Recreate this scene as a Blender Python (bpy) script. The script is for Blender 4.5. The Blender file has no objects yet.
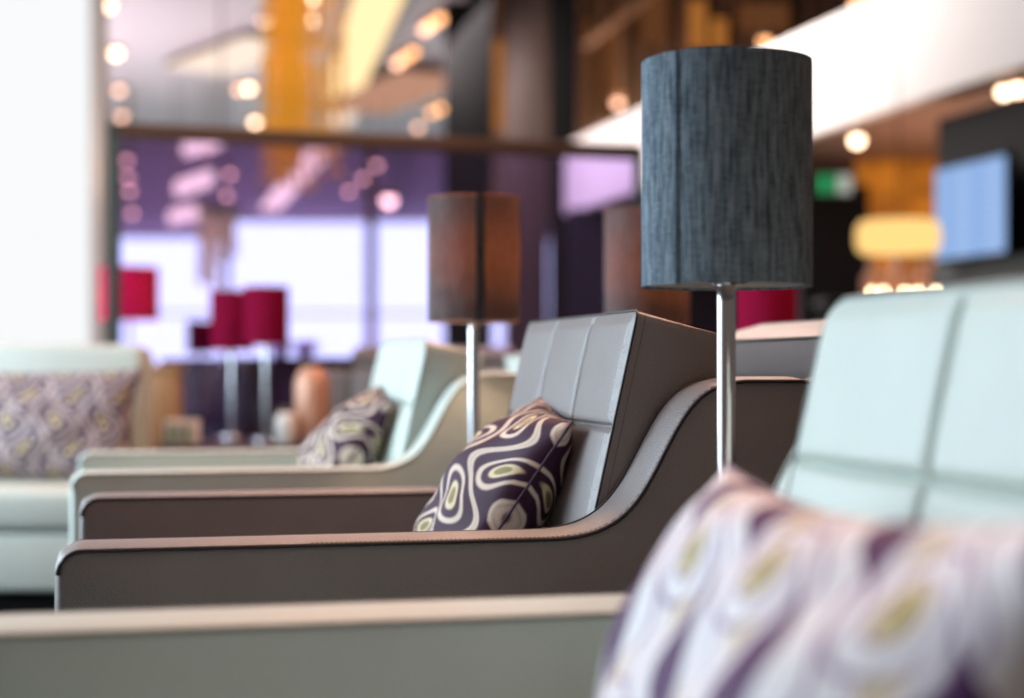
import bpy, bmesh, math, random
from mathutils import Vector, Matrix
random.seed(7)
S = bpy.context.scene
COL = S.collection
PI = math.pi
FPX = 1600.0; CZ = 0.82; HY = 366.0
# ------------------------------------------------------------------ camera
cam = bpy.data.cameras.new('camera'); cam_o = bpy.data.objects.new('camera', cam); COL.objects.link(cam_o)
cam_o.location = (0, 0, CZ); cam_o.rotation_euler = (PI/2, 0, 0)
cam.sensor_width = 36; cam.lens = FPX*36/1024; cam.shift_y = (HY-349)/1024
cam.clip_start = 0.02; cam.clip_end = 200
cam.dof.use_dof = True; cam.dof.focus_distance = 2.08; cam.dof.aperture_fstop = 1.95
S.camera = cam_o
# ------------------------------------------------------------------ world, exposure
w = bpy.data.worlds.new('world'); S.world = w; w.use_nodes = True
w.node_tree.nodes['Background'].inputs[0].default_value = (1.0, 0.80, 0.70, 1)
w.node_tree.nodes['Background'].inputs[1].default_value = 0.12
S.view_settings.view_transform = 'Standard'; S.view_settings.look = 'None'
S.view_settings.exposure = 0.0; S.view_settings.gamma = 1.0; S.view_settings.use_curve_mapping = False
# ------------------------------------------------------------------ big lights
def area(name, loc, target, size, power, col, sy=None, spread=180):
    l = bpy.data.lights.new(name, 'AREA'); l.energy = power; l.color = col; l.size = size
    if sy: l.shape = 'RECTANGLE'; l.size_y = sy
    l.spread = math.radians(spread)
    o = bpy.data.objects.new(name, l); COL.objects.link(o); o.location = loc
    o.rotation_euler = (Vector(target)-Vector(loc)).to_track_quat('-Z', 'Y').to_euler()
    return o
area('daylight', (-4.4, 3.3, 1.9), (0.0, 2.3, 0.6), 3.2, 390, (0.73, 0.88, 1.0), 2.6)
area('warm_downlight', (1.6, 4.6, 3.6), (0.1, 2.4, 0.5), 1.2, 112, (1.0, 0.50, 0.32), 1.2)
area('warm_downlight', (-0.4, 6.8, 4.2), (-0.6, 4.6, 0.5), 1.2, 95, (1.0, 0.56, 0.36), 1.2)
area('warm_downlight', (0.7, 1.9, 3.4), (-0.2, 1.4, 0.5), 0.8, 30, (1.0, 0.52, 0.32), 0.8)  # extra lamp added to warm the top of the nearest arm
area('fascia_fill', (-0.6, 20.5, 5.2), (1.4, 20.8, 3.5), 2, 260, (1.0, 0.90, 0.88), 2)  # fill added to whiten the far tip of the fascia
area('soffit_wash', (4.2, 14.2, 1.6), (4.0, 14.6, 3.0), 2, 40, (1.0, 0.70, 0.55), 2)
area('ceiling_fill', (-7.0, 22, 1.6), (-4.5, 24, 5.5), 6, 620, (1.0, 0.88, 0.90), 6)  # area light added to lift the mauve ceiling, no fitting there
area('upper_wall_fill', (2.0, 23.6, 4.4), (1.2, 27, 6.0), 2, 160, (1.0, 0.62, 0.34), 2)  # fill added to warm the brown slats of the upper wall
area('fascia_fill', (1.2, 15.5, 5.2), (3.2, 15, 3.4), 3, 330, (1.0, 0.90, 0.86), 3)  # fill for the nearer stretch of fascia

# ------------------------------------------------------------------ materials
def s2l(c):
    return tuple(((x/255)/12.92 if x/255 <= 0.04045 else ((x/255+0.055)/1.055)**2.4) for x in c)
def mat(name, rgb, rough=0.5, metal=0.0, emit=None, estr=0, spec=0.5, bump=None, var=None, trans=0, alpha_col=None, sheen=0):
    m = bpy.data.materials.new(name); m.use_nodes = True; nt = m.node_tree
    b = nt.nodes['Principled BSDF']; c = s2l(rgb)
    b.inputs['Base Color'].default_value = (*c, 1); b.inputs['Roughness'].default_value = rough
    b.inputs['Metallic'].default_value = metal; b.inputs['Specular IOR Level'].default_value = spec
    b.inputs['Sheen Weight'].default_value = sheen
    if emit: b.inputs['Emission Color'].default_value = (*s2l(emit), 1); b.inputs['Emission Strength'].default_value = estr
    if trans: b.inputs['Transmission Weight'].default_value = trans
    tc = nt.nodes.new('ShaderNodeTexCoord')
    if var:
        sc, amt = var[0], var[1]; vec = tc.outputs['Object']
        if len(var) > 2:
            mp = nt.nodes.new('ShaderNodeMapping'); mp.inputs['Scale'].default_value = var[2]
            nt.links.new(vec, mp.inputs[0]); vec = mp.outputs[0]
        n = nt.nodes.new('ShaderNodeTexNoise'); n.inputs['Scale'].default_value = sc; n.inputs['Detail'].default_value = 5
        nt.links.new(vec, n.inputs['Vector'])
        r = nt.nodes.new('ShaderNodeValToRGB')
        r.color_ramp.elements[0].position = 0.3; r.color_ramp.elements[1].position = 0.7
        r.color_ramp.elements[0].color = (*[x*(1-amt) for x in c], 1); r.color_ramp.elements[1].color = (*[min(1, x*(1+amt)) for x in c], 1)
        nt.links.new(n.outputs['Fac'], r.inputs[0]); nt.links.new(r.outputs[0], b.inputs['Base Color'])
    if bump:
        n = nt.nodes.new('ShaderNodeTexVoronoi' if bump[2] == 'v' else 'ShaderNodeTexNoise'); n.inputs['Scale'].default_value = bump[0]
        nt.links.new(tc.outputs['Object'], n.inputs['Vector'])
        bp = nt.nodes.new('ShaderNodeBump'); bp.inputs['Strength'].default_value = bump[1]; bp.inputs['Distance'].default_value = 0.002
        nt.links.new(n.outputs[0], bp.inputs['Height']); nt.links.new(bp.outputs[0], b.inputs['Normal'])
    return m
def emis(name, rgb, strength):
    m = bpy.data.materials.new(name); m.use_nodes = True; nt = m.node_tree
    nt.nodes.remove(nt.nodes['Principled BSDF']); e = nt.nodes.new('ShaderNodeEmission')
    e.inputs[0].default_value = (*s2l(rgb), 1); e.inputs[1].default_value = strength
    nt.links.new(e.outputs[0], nt.nodes['Material Output'].inputs[0]); return m

M = {}
M['grey'] = mat('grey_leather', (122, 115, 113), 0.38, spec=0.6, bump=(420, 0.35, 'v'), var=(9, 0.06))
M['grey_dark'] = mat('grey_piping', (50, 44, 46), 0.5)
M['grey_thread'] = mat('grey_thread', (96, 84, 82), 0.6)
M['mint'] = mat('mint_leather', (197, 207, 198), 0.42, spec=0.45, bump=(420, 0.3, 'v'), var=(8, 0.03))
M['mint_dark'] = mat('mint_piping', (140, 146, 138), 0.5)
M['mint_thread'] = mat('mint_thread', (170, 172, 160), 0.6)
M['chrome'] = mat('polished_steel', (225, 228, 232), 0.13, 1.0)
M['white'] = mat('white_paint', (235, 232, 230), 0.6)
M['fascia'] = mat('white_fascia', (245, 238, 234), 0.6)
M['lining'] = mat('white_shade_lining', (238, 236, 230), 0.7)
M['darkwood'] = mat('dark_wood', (52, 36, 30), 0.35, var=(3, 0.3, (1, 12, 1)))
M['bronze'] = mat('bronze_panel', (104, 84, 78), 0.4, 0.2)
M['tan'] = mat('tan_wood', (176, 128, 84), 0.45, var=(4, 0.15, (8, 8, 1)))
M['black'] = mat('black_panel', (9, 7, 9), 0.7, spec=0.2)
M['indigo'] = mat('indigo_panel', (30, 20, 44), 0.5)
M['carpet'] = mat('dark_carpet', (30, 28, 32), 0.95, bump=(900, 0.5, 'n'), var=(40, 0.2))
M['ceil'] = mat('mauve_ceiling', (196, 186, 194), 0.5)
M['lilac'] = mat('lilac_plaster', (192, 172, 200), 0.7)
M['soffit'] = mat('brown_soffit', (150, 118, 104), 0.5)
M['rail'] = mat('brown_rail', (98, 72, 56), 0.35, 0.3)
M['post'] = mat('grey_green_post', (70, 86, 84), 0.35, 0.3)
M['daysky'] = emis('bright_daylight', (226, 252, 250), 2.3)
M['dayside'] = emis('bright_overcast', (215, 238, 255), 3.0)
M['bulb'] = emis('warm_bulb', (255, 214, 176), 9)
M['bulb_dim'] = emis('dim_warm_bulb', (255, 196, 166), 4.4)
M['bulb_amber'] = emis('amber_bulb', (255, 180, 120), 4.5)
M['panel_lit'] = emis('warm_light_panel', (255, 232, 214), 1.1)
M['panel_glass'] = emis('bright_light_panel', (255, 226, 200), 2.1)
M['strip'] = emis('warm_strip_light', (255, 222, 168), 1.35)
M['peach'] = emis('lit_ceiling_patch', (226, 168, 140), 0.7)  # emission carries the peach light lying on the ceiling
M['amber'] = emis('amber_lit_niche', (206, 130, 60), 0.62)
M['amber_dim'] = emis('dim_amber_niche', (120, 74, 44), 0.6)
M['drum'] = emis('glowing_drum', (255, 206, 128), 1.25)
M['glint'] = emis('warm_glint', (255, 226, 180), 22)  # strong emission for the small warm glints
M['shadebulb'] = emis('lamp_bulb', (255, 190, 130), 6)
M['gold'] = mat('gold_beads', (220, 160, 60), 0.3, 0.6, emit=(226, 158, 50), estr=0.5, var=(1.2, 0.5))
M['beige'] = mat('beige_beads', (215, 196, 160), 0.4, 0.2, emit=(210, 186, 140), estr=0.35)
M['blind'] = emis('backlit_white_blind', (249, 251, 253), 1.0)
M['beigeframe'] = mat('cream_frame', (226, 214, 204), 0.5)
M['warm_tan'] = mat('warm_tan', (216, 164, 136), 0.4, 0.2)  # tone of a chair side under warm light, put into the colour
M['cupwhite'] = mat('white_card', (236, 236, 230), 0.6)
M['cupgreen'] = mat('pale_green_print', (130, 190, 160), 0.6)
M['exitgreen'] = emis('green_sign', (40, 150, 90), 0.8)
M['exitwhite'] = emis('white_sign', (220, 225, 215), 0.6)
M['bottle'] = mat('amber_bottle', (196, 140, 116), 0.3)
M['greyteal'] = mat('grey_teal_panel', (92, 104, 106), 0.5)

# slatted gold back-lit wall
def slat_mat():
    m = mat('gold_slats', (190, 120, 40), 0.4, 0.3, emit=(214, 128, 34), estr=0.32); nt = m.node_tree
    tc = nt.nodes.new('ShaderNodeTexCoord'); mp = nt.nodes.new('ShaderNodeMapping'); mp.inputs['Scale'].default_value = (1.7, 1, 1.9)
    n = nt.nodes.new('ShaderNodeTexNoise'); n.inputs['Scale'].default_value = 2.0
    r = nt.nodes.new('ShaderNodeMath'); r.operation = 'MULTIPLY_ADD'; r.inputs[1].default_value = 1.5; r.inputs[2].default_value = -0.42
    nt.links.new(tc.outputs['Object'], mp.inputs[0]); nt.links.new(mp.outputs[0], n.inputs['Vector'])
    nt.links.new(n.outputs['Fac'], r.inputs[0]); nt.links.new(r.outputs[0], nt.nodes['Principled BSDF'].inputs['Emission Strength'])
    return m
M['slats'] = slat_mat()
# woven lampshade: diffuse + translucent, vertical slub
def shade_mat(name, rgb, rgb2, tcol, tfac):
    m = bpy.data.materials.new(name); m.use_nodes = True; nt = m.node_tree; N = nt.nodes; L = nt.links
    N.remove(N['Principled BSDF']); out = N['Material Output']
    tc = N.new('ShaderNodeTexCoord'); mp = N.new('ShaderNodeMapping'); mp.inputs['Scale'].default_value = (330, 330, 24)
    n = N.new('ShaderNodeTexNoise'); n.inputs['Scale'].default_value = 1; n.inputs['Detail'].default_value = 4
    n2 = N.new('ShaderNodeTexNoise'); n2.inputs['Scale'].default_value = 1; mp2 = N.new('ShaderNodeMapping'); mp2.inputs['Scale'].default_value = (90, 90, 400)
    L.new(tc.outputs['Object'], mp.inputs[0]); L.new(mp.outputs[0], n.inputs['Vector'])
    L.new(tc.outputs['Object'], mp2.inputs[0]); L.new(mp2.outputs[0], n2.inputs['Vector'])
    mx = N.new('ShaderNodeMix'); mx.inputs[0].default_value = 0.25; L.new(n.outputs[0], mx.inputs[2]); L.new(n2.outputs[0], mx.inputs[3])
    r = N.new('ShaderNodeValToRGB'); r.color_ramp.elements[0].position = 0.36; r.color_ramp.elements[1].position = 0.66
    r.color_ramp.elements[0].color = (*s2l(rgb), 1); r.color_ramp.elements[1].color = (*s2l(rgb2), 1)
    L.new(mx.outputs[0], r.inputs[0])
    d = N.new('ShaderNodeBsdfDiffuse'); t = N.new('ShaderNodeBsdfTranslucent'); t.inputs[0].default_value = (*s2l(tcol), 1)
    bp = N.new('ShaderNodeBump'); bp.inputs['Strength'].default_value = 0.5; bp.inputs['Distance'].default_value = 0.002
    L.new(mx.outputs[0], bp.inputs['Height']); L.new(bp.outputs[0], d.inputs['Normal'])
    L.new(r.outputs[0], d.inputs[0]); ms = N.new('ShaderNodeMixShader'); ms.inputs[0].default_value = tfac
    L.new(d.outputs[0], ms.inputs[1]); L.new(t.outputs[0], ms.inputs[2]); L.new(ms.outputs[0], out.inputs[0]); return m
M['shade'] = shade_mat('slate_woven_fabric', (66, 66, 70), (128, 124, 124), (240, 185, 145), 0.28)
M['shade_cool'] = shade_mat('cool_slate_woven_fabric', (68, 80, 90), (146, 160, 170), (150, 130, 110), 0.04)
M['shade_band'] = shade_mat('slate_seam', (52, 58, 64), (80, 88, 94), (90, 60, 40), 0.08)
M['crimson'] = shade_mat('crimson_fabric', (120, 18, 52), (168, 34, 78), (230, 30, 70), 0.3)
M['red'] = shade_mat('bright_red_fabric', (236, 16, 110), (255, 40, 130), (255, 40, 110), 0.5)
# tinted glass for the partition
def glass_mat():
    m = bpy.data.materials.new('lilac_glass'); m.use_nodes = True; nt = m.node_tree; N = nt.nodes; L = nt.links
    N.remove(N['Principled BSDF']); t = N.new('ShaderNodeBsdfTransparent'); t.inputs[0].default_value = (0.80, 0.71, 0.97, 1)
    g = N.new('ShaderNodeBsdfGlossy'); g.inputs['Roughness'].default_value = 0.03
    ms = N.new('ShaderNodeMixShader'); ms.inputs[0].default_value = 0.07
    L.new(t.outputs[0], ms.inputs[1]); L.new(g.outputs[0], ms.inputs[2]); L.new(ms.outputs[0], N['Material Output'].inputs[0]); return m
M['glass'] = glass_mat()
# ogee scroll textile (uv based)
class G:
    def __init__(s, nt): s.nt = nt
    def m(s, op, a, b=None, c=None):
        n = s.nt.nodes.new('ShaderNodeMath'); n.operation = op
        for i, v in enumerate((a, b, c)):
            if v is None: continue
            if isinstance(v, (int, float)): n.inputs[i].default_value = v
            else: s.nt.links.new(v, n.inputs[i])
        return n.outputs[0]
    def step(s, x, edge, soft=0.02):   # 1 when x < edge
        n = s.nt.nodes.new('ShaderNodeMapRange'); n.interpolation_type = 'SMOOTHSTEP'
        s.nt.links.new(x, n.inputs[0]); n.inputs[1].default_value = edge-soft; n.inputs[2].default_value = edge+soft
        n.inputs[3].default_value = 1; n.inputs[4].default_value = 0; return n.outputs[0]
    def mix(s, f, a, b):
        n = s.nt.nodes.new('ShaderNodeMix'); n.data_type = 'RGBA'; s.nt.links.new(f, n.inputs[0])
        for i, v in ((6, a), (7, b)):
            if isinstance(v, tuple): n.inputs[i].default_value = (*s2l(v), 1)
            else: s.nt.links.new(v, n.inputs[i])
        return n.outputs[2]
def textile(name, sx, sy, line, purple, white, ph=(0, 0), dark=False):
    m = bpy.data.materials.new(name); m.use_nodes = True; nt = m.node_tree; g = G(nt)
    b = nt.nodes['Principled BSDF']; b.inputs['Roughness'].default_value = 0.6; b.inputs['Specular IOR Level'].default_value = 0.25
    uv = nt.nodes.new('ShaderNodeUVMap'); uv.uv_map = 'UVMap'; sp = nt.nodes.new('ShaderNodeSeparateXYZ'); nt.links.new(uv.outputs[0], sp.inputs[0])
    y = g.m('MULTIPLY_ADD', sp.outputs[1], sy, ph[1]); x0 = g.m('MULTIPLY_ADD', sp.outputs[0], sx, ph[0])
    sw = g.m('SINE', g.m('MULTIPLY_ADD', y, 2*PI, 1.1))
    x = g.m('ADD', x0, g.m('MULTIPLY', sw, 0.30 if dark else 0.14))
    s = g.m('MULTIPLY', g.m('SINE', g.m('MULTIPLY', y, 2*PI)), 0.30)
    de = g.m('ABSOLUTE', g.m('SUBTRACT', g.m('FLOORED_MODULO', g.m('ADD', g.m('SUBTRACT', x, s), 1.0), 2.0), 1.0))
    do = g.m('ABSOLUTE', g.m('SUBTRACT', g.m('FLOORED_MODULO', g.m('ADD', x, s), 2.0), 1.0))
    dl = g.m('MINIMUM', de, do)
    def eye(cx, cy, off):
        ex = g.m('SUBTRACT', g.m('FLOORED_MODULO', g.m('SUBTRACT', x, cx-1.0), 2.0), 1.0)
        ey = g.m('SUBTRACT', g.m('FLOORED_MODULO', g.m('SUBTRACT', y, cy-0.5), 1.0), 0.5)
        ex = g.m('ADD', ex, g.m('MULTIPLY', ey, 0.45))
        wdt = g.m('MULTIPLY_ADD', ey, -0.35, 0.75)
        a = g.m('DIVIDE', ex, wdt); bb = g.m('MULTIPLY', ey, 2.1)
        return g.m('SQRT', g.m('ADD', g.m('MULTIPLY', a, a), g.m('MULTIPLY', bb, bb)))
    ed = g.m('MINIMUM', eye(0.5, 0.75, 0), eye(1.5, 0.25, 0))
    if not dark:
        def leaf(cx, cy, wx, wy, tilt):
            ex = g.m('SUBTRACT', g.m('FLOORED_MODULO', g.m('SUBTRACT', x, cx-1.0), 2.0), 1.0)
            ey = g.m('SUBTRACT', g.m('FLOORED_MODULO', g.m('SUBTRACT', y, cy-0.5), 1.0), 0.5)
            ex = g.m('ADD', ex, g.m('MULTIPLY', ey, tilt))
            k = g.m('MULTIPLY', ey, 1/wy); k = g.m('SUBTRACT', 1.0, g.m('MULTIPLY', k, k))      # lens outline
            return g.m('DIVIDE', g.m('ABSOLUTE', ex), g.m('MAXIMUM', g.m('MULTIPLY', k, wx), 0.001))
        A_, B_ = leaf(0.5, 0.75, 0.34, 0.48, -0.9), leaf(1.5, 0.25, 0.60, 0.46, -0.7)
        mauve = (134, 98, 136)
        c = g.mix(g.step(dl, 0.035, 0.02), white, mauve)
        c = g.mix(g.step(A_, 1.0, 0.04), c, purple)
        for e, col in ((0.98, mauve), (0.88, white), (0.52, mauve), (0.45, (222, 206, 178)), (0.14, (176, 162, 112))): c = g.mix(g.step(B_, e, 0.04), c, col)
        R_ = eye(1.5, 0.25, 0)
        for e, col in ((0.66, mauve), (0.60, white), (0.36, mauve), (0.31, (206, 190, 148)), (0.2, (160, 146, 96))): c = g.mix(g.step(R_, e, 0.03), c, col)
    else: c = g.mix(g.step(dl, line, 0.025), purple, white)
    if dark: c = g.mix(g.step(dl, line*0.22, 0.015), c, tuple(int(v*0.9) for v in white))
    if dark:
        for e, col in ((0.62, purple), (0.56, white), (0.44, purple), (0.27, (222, 202, 164)), (0.16, (140, 126, 84))): c = g.mix(g.step(ed, e, 0.03), c, col)
    nt.links.new(c, b.inputs['Base Color'])
    tc = nt.nodes.new('ShaderNodeTexCoord'); n = nt.nodes.new('ShaderNodeTexNoise'); n.inputs['Scale'].default_value = 500
    nt.links.new(tc.outputs['Object'], n.inputs['Vector']); bp = nt.nodes.new('ShaderNodeBump'); bp.inputs['Strength'].default_value = 0.5; bp.inputs['Distance'].default_value = 0.002
    nt.links.new(n.outputs[0], bp.inputs['Height']); nt.links.new(bp.outputs[0], b.inputs['Normal']); return m
M['tex_dark'] = textile('purple_scroll_fabric', 5.0, 2.6, 0.085, (60, 26, 52), (226, 206, 188), (0.2, 0.1), True)
M['tex_light'] = textile('white_purple_scroll_fabric', 5.4, 2.7, 0.20, (76, 36, 82), (226, 222, 224), (0.3, 0.35))
M['tex_far'] = textile('muted_scroll_fabric', 5.0, 2.2, 0.14, (62, 44, 74), (196, 180, 176), (0.1, 0.2), True)

# ------------------------------------------------------------------ object helpers
def link(name, me, m, parent=None, smooth=False):
    o = bpy.data.objects.new(name, me); COL.objects.link(o)
    if m: me.materials.append(m)
    if parent: o.parent = parent
    if smooth:
        for p in me.polygons: p.use_smooth = True
    return o
def from_bm(name, bm, m, parent=None, smooth=False):
    bmesh.ops.recalc_face_normals(bm, faces=bm.faces[:])
    me = bpy.data.meshes.new(name); bm.to_mesh(me); bm.free(); return link(name, me, m, parent, smooth)
def bevel(o, wd, seg=3, ang=40):
    b = o.modifiers.new('bevel', 'BEVEL'); b.width = wd; b.segments = seg; b.limit_method = 'ANGLE'; b.angle_limit = math.radians(ang)
    o.data.polygons.foreach_set('use_smooth', [True]*len(o.data.polygons))
    return o
def bx(bm, x0, x1, y0, y1, z0, z1, R=None):
    vs = [Vector((x, y, z)) for x in (x0, x1) for y in (y0, y1) for z in (z0, z1)]
    if R: vs = [R @ v for v in vs]
    v = [bm.verts.new(p) for p in vs]
    for f in ((0, 1, 3, 2), (4, 6, 7, 5), (0, 4, 5, 1), (2, 3, 7, 6), (0, 2, 6, 4), (1, 5, 7, 3)): bm.faces.new([v[i] for i in f])
def box(name, x0, x1, y0, y1, z0, z1, m, parent=None, bev=0, R=None):
    bm = bmesh.new(); bx(bm, x0, x1, y0, y1, z0, z1, R); o = from_bm(name, bm, m, parent)
    if bev: bevel(o, bev)
    return o
def tube(bm, pts, r, n=8, cyc=False):
    pts = [Vector(p) for p in pts]; rings = []; L = len(pts)
    for i, p in enumerate(pts):
        a = pts[i-1] if (i or cyc) else p; b = pts[(i+1) % L] if (i < L-1 or cyc) else p
        t = (b-a).normalized(); ref = Vector((0, 0, 1)) if abs(t.z) < 0.9 else Vector((0, 1, 0))
        s = t.cross(ref).normalized(); q = s.cross(t)
        rings.append([bm.verts.new(p + s*math.cos(2*PI*k/n)*r + q*math.sin(2*PI*k/n)*r) for k in range(n)])
    for i in range(L-1 + (1 if cyc else 0)):
        A, B = rings[i], rings[(i+1) % L]
        for k in range(n): bm.faces.new((A[k], A[(k+1) % n], B[(k+1) % n], B[k]))
    if not cyc:
        bm.faces.new(rings[0]); bm.faces.new(rings[-1][::-1])
def lathe(bm, prof, n=48, c=(0, 0), closed=False):
    rings = [[bm.verts.new((c[0]+r*math.cos(2*PI*k/n), c[1]+r*math.sin(2*PI*k/n), z)) for k in range(n)] for r, z in prof]
    R = rings + ([rings[0]] if closed else [])
    for A, B in zip(R, R[1:]):
        for k in range(n): bm.faces.new((A[k], A[(k+1) % n], B[(k+1) % n], B[k]))
    if not closed: bm.faces.new(rings[0][::-1]); bm.faces.new(rings[-1])
def cyl(name, r, z0, z1, m, parent=None, c=(0, 0), n=32):
    bm = bmesh.new(); lathe(bm, [(r*0.97, z0), (r, z0+0.002), (r, z1-0.002), (r*0.97, z1)], n, c); return from_bm(name, bm, m, parent, True)
def empty(name, loc=(0, 0, 0), rz=0):
    o = bpy.data.objects.new(name, None); COL.objects.link(o); o.location = loc; o.rotation_euler = (0, 0, rz); o.empty_display_size = 0.1; return o
def tag(o, label, cat, group=None, kind=None):
    o['label'] = label; o['category'] = cat
    if group: o['group'] = group
    if kind: o['kind'] = kind
    return o
def struct(o):
    o['kind'] = 'structure'; return o
def copy_tree(o, parent=None):
    c = o.copy(); COL.objects.link(c); c.parent = parent
    for ch in list(o.children): copy_tree(ch, c)
    return c
def at(x, y, d): return Vector(((x-512)/FPX*d, d, CZ+(HY-y)/FPX*d))
TH = math.radians(12.5)

# ------------------------------------------------------------------ setting
struct(box('floor', -12, 14, -3, 36, -0.1, 0, M['carpet']))
def prism(name, poly, z0, z1, m):
    bm = bmesh.new(); a = [bm.verts.new((x, y, z0)) for x, y in poly]; b = [bm.verts.new((x, y, z1)) for x, y in poly]
    bm.faces.new(a[::-1]); bm.faces.new(b)
    for i in range(len(poly)):
        j = (i+1) % len(poly); bm.faces.new((a[i], a[j], b[j], b[i]))
    return from_bm(name, bm, m)
vrow = Vector((-0.25, 0.968))
def rowline(x, y, t): return (x+vrow.x*t, y+vrow.y*t)
e0 = (-0.3, -2); e1 = (-0.72, 34)
struct(prism('ceiling', [(-12, -2), e0, e1, (-12, e1[1])], 5.5, 8.8, M['ceil']))
struct(box('trim_1', -1.0, 14, -2.2, 36, 9, 9.1, M['darkwood']))       # high dark ceiling of the mezzanine void
# white mezzanine fascia, soffit and the floor it carries
fa = rowline(3.7, 11.6, -4); fb = rowline(3.7, 11.6, 12.3)
struct(prism('trim_2', [fa, (fa[0]+0.12, fa[1]+.03), (fb[0]+0.12, fb[1]+.03), fb], 3.0, 4.0, M['fascia']))
struct(prism('trim_3', [(fa[0]+0.15, fa[1]), (14, fa[1]), (14, fb[1]), (fb[0]+0.15, fb[1])], 3.02, 3.2, M['soffit']))
# walls
struct(box('wall_back', -12, 14, 34.3, 34.5, 0, 9, M['lilac']))
struct(box('wall_upper', -0.4, 14, 27, 27.2, 3.2, 9, M['darkwood']))
struct(box('wall_bar', 0.78, 3.35, 22.2, 22.4, 0, 3.0, M['indigo']))
struct(box('wall_passage', 3.05, 3.75, 16.8, 17.0, 0, 2.72, M['black']))
struct(box('wall_slatted', 3.68, 5.4, 17.0, 17.2, 0, 3.0, M['slats']))
wa = rowline(3.84, 12, -3.2); wb = rowline(3.84, 12, 1.28)
struct(prism('wall_right', [wa, (wa[0]+.2, wa[1]), (wb[0]+.2, wb[1]), wb], 0, 2.86, M['black']))
struct(prism('trim_4', [(wa[0]-.04, wa[1]), wa, wb, (wb[0]-.04, wb[1])], 0.9, 1.66, M['greyteal']))
# far window wall: panes with daylight beyond, mullions
def win(n, px0, px1, ytop, d=33.9):
    x0 = (px0-512)/FPX*d; x1 = (px1-512)/FPX*d; zt = CZ+(HY-ytop)/FPX*d
    o = struct(box('window_%d' % n, x0, x1, d+.06, d+.1, 0.5, zt, M['daysky']))
    bm = bmesh.new(); f = 0.09
    for a, b, c, e in ((x0-f, x0, 0.5, zt+f), (x1, x1+f, 0.5, zt+f), (x0, x1, zt, zt+f), (x0, x1, 0.4, 0.5), (x0, x1, 1.9, 1.95)): bx(bm, a, b, d-.05, d+.12, c, e)
    from_bm('window_frame', bm, M['beigeframe'], o)
win(1, 40, 226, 238); win(2, 230, 366, 222); win(3, 376, 452, 222); win(4, 456, 556, 240)
struct(box('trim_5', (366-512)/FPX*33, (376-512)/FPX*33, 33, 33.2, 0, 5.5, M['rail']))
# side glazing on the left and the blind-covered window behind the mint sofa
for i in range(4):
    y0 = 0.6+i*1.6
    o = struct(box('window_%d' % (5+i), -4.62, -4.58, y0, y0+1.5, 0.3, 3.6, M['dayside']))
    bm = bmesh.new(); bx(bm, -4.66, -4.54, y0-.06, y0, 0.2, 3.7); bx(bm, -4.66, -4.54, y0+1.5, y0+1.56, 0.2, 3.7); bx(bm, -4.66, -4.54, y0, y0+1.5, 3.6, 3.7); bx(bm, -4.66, -4.54, y0, y0+1.5, 0.2, 0.3)
    from_bm('window_frame', bm, M['beigeframe'], o)
struct(box('wall_left', -4.8, -4.64, -2, 9.3, 0, 5.5, M['white']))
o = struct(box('window_9', -4.5, -2.26, 8.6, 8.64, 0.35, 5.5, M['blind']))
box('window_frame', -2.26, -2.20, 8.55, 8.7, 0.0, 5.5, M['beigeframe'], o)
# dark structural columns beyond the partition
def column(px0, px1, d, m, z1=9.0):
    x0 = (px0-512)/FPX*d; x1 = (px1-512)/FPX*d
    return box('column', x0, x1, d, d+(x1-x0), 0, z1, m, bev=0.02)
tag(column(444, 492, 20.5, M['black']), 'broad black column beside the glowing peach ceiling patch', 'column')
tag(column(504, 548, 23.5, M['bronze']), 'mauve bronze column between the two black columns', 'column')
tag(column(550, 578, 23.0, M['black']), 'narrow black column left of the white balcony front', 'column')
# amber niches on the upper wall
for i, (px0, px1, y0, y1, mm) in enumerate([(584, 592, 20, 130, 'amber_dim'), (600, 618, 30, 118, 'amber_dim'), (690, 706, 0, 48, 'amber'), (712, 727, 18, 48, 'amber'), (738, 790, 2, 30, 'amber_dim'), (494, 503, 40, 130, 'amber'), (640, 668, -10, 44, 'amber_dim')]):
    d = 26.6; x0 = (px0-512)/FPX*d; x1 = (px1-512)/FPX*d
    t = box('wall_niche', x0, x1, d, d+.1, CZ+(HY-y1)/FPX*d, CZ+(HY-y0)/FPX*d, M[mm], bev=0.02)
    lab = ['thin dim amber niche beside the narrow black column', 'dim amber niche above the left tip of the white balcony', 'bright amber niche above the near grey lampshade, the taller one', 'bright amber niche just right of the taller one above the near lampshade', 'dim wide amber niche above the white balcony front', 'amber strip between the broad black and bronze columns', 'dim amber niche above the left edge of the near lampshade'][i]
    tag(t, lab, 'wall niche', 'amber niches on the upper wall')
bm = bmesh.new()
for k in range(20): bx(bm, -0.3+k*0.35, -0.2+k*0.35, 26.9, 27.0, 3.3, 9)
tag(from_bm('slat_screen', bm, M['bronze']), 'brown vertical slats on the upper wall over the balcony', 'slat screen')
p0 = at(584, 46, 25.5); p1 = at(650, -6, 25.5)
bm = bmesh.new(); tube(bm, [p0, p1], 0.09, 8); tag(from_bm('handrail', bm, M['bronze']), 'bronze handrail rising over the dark upper level', 'handrail')

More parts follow.
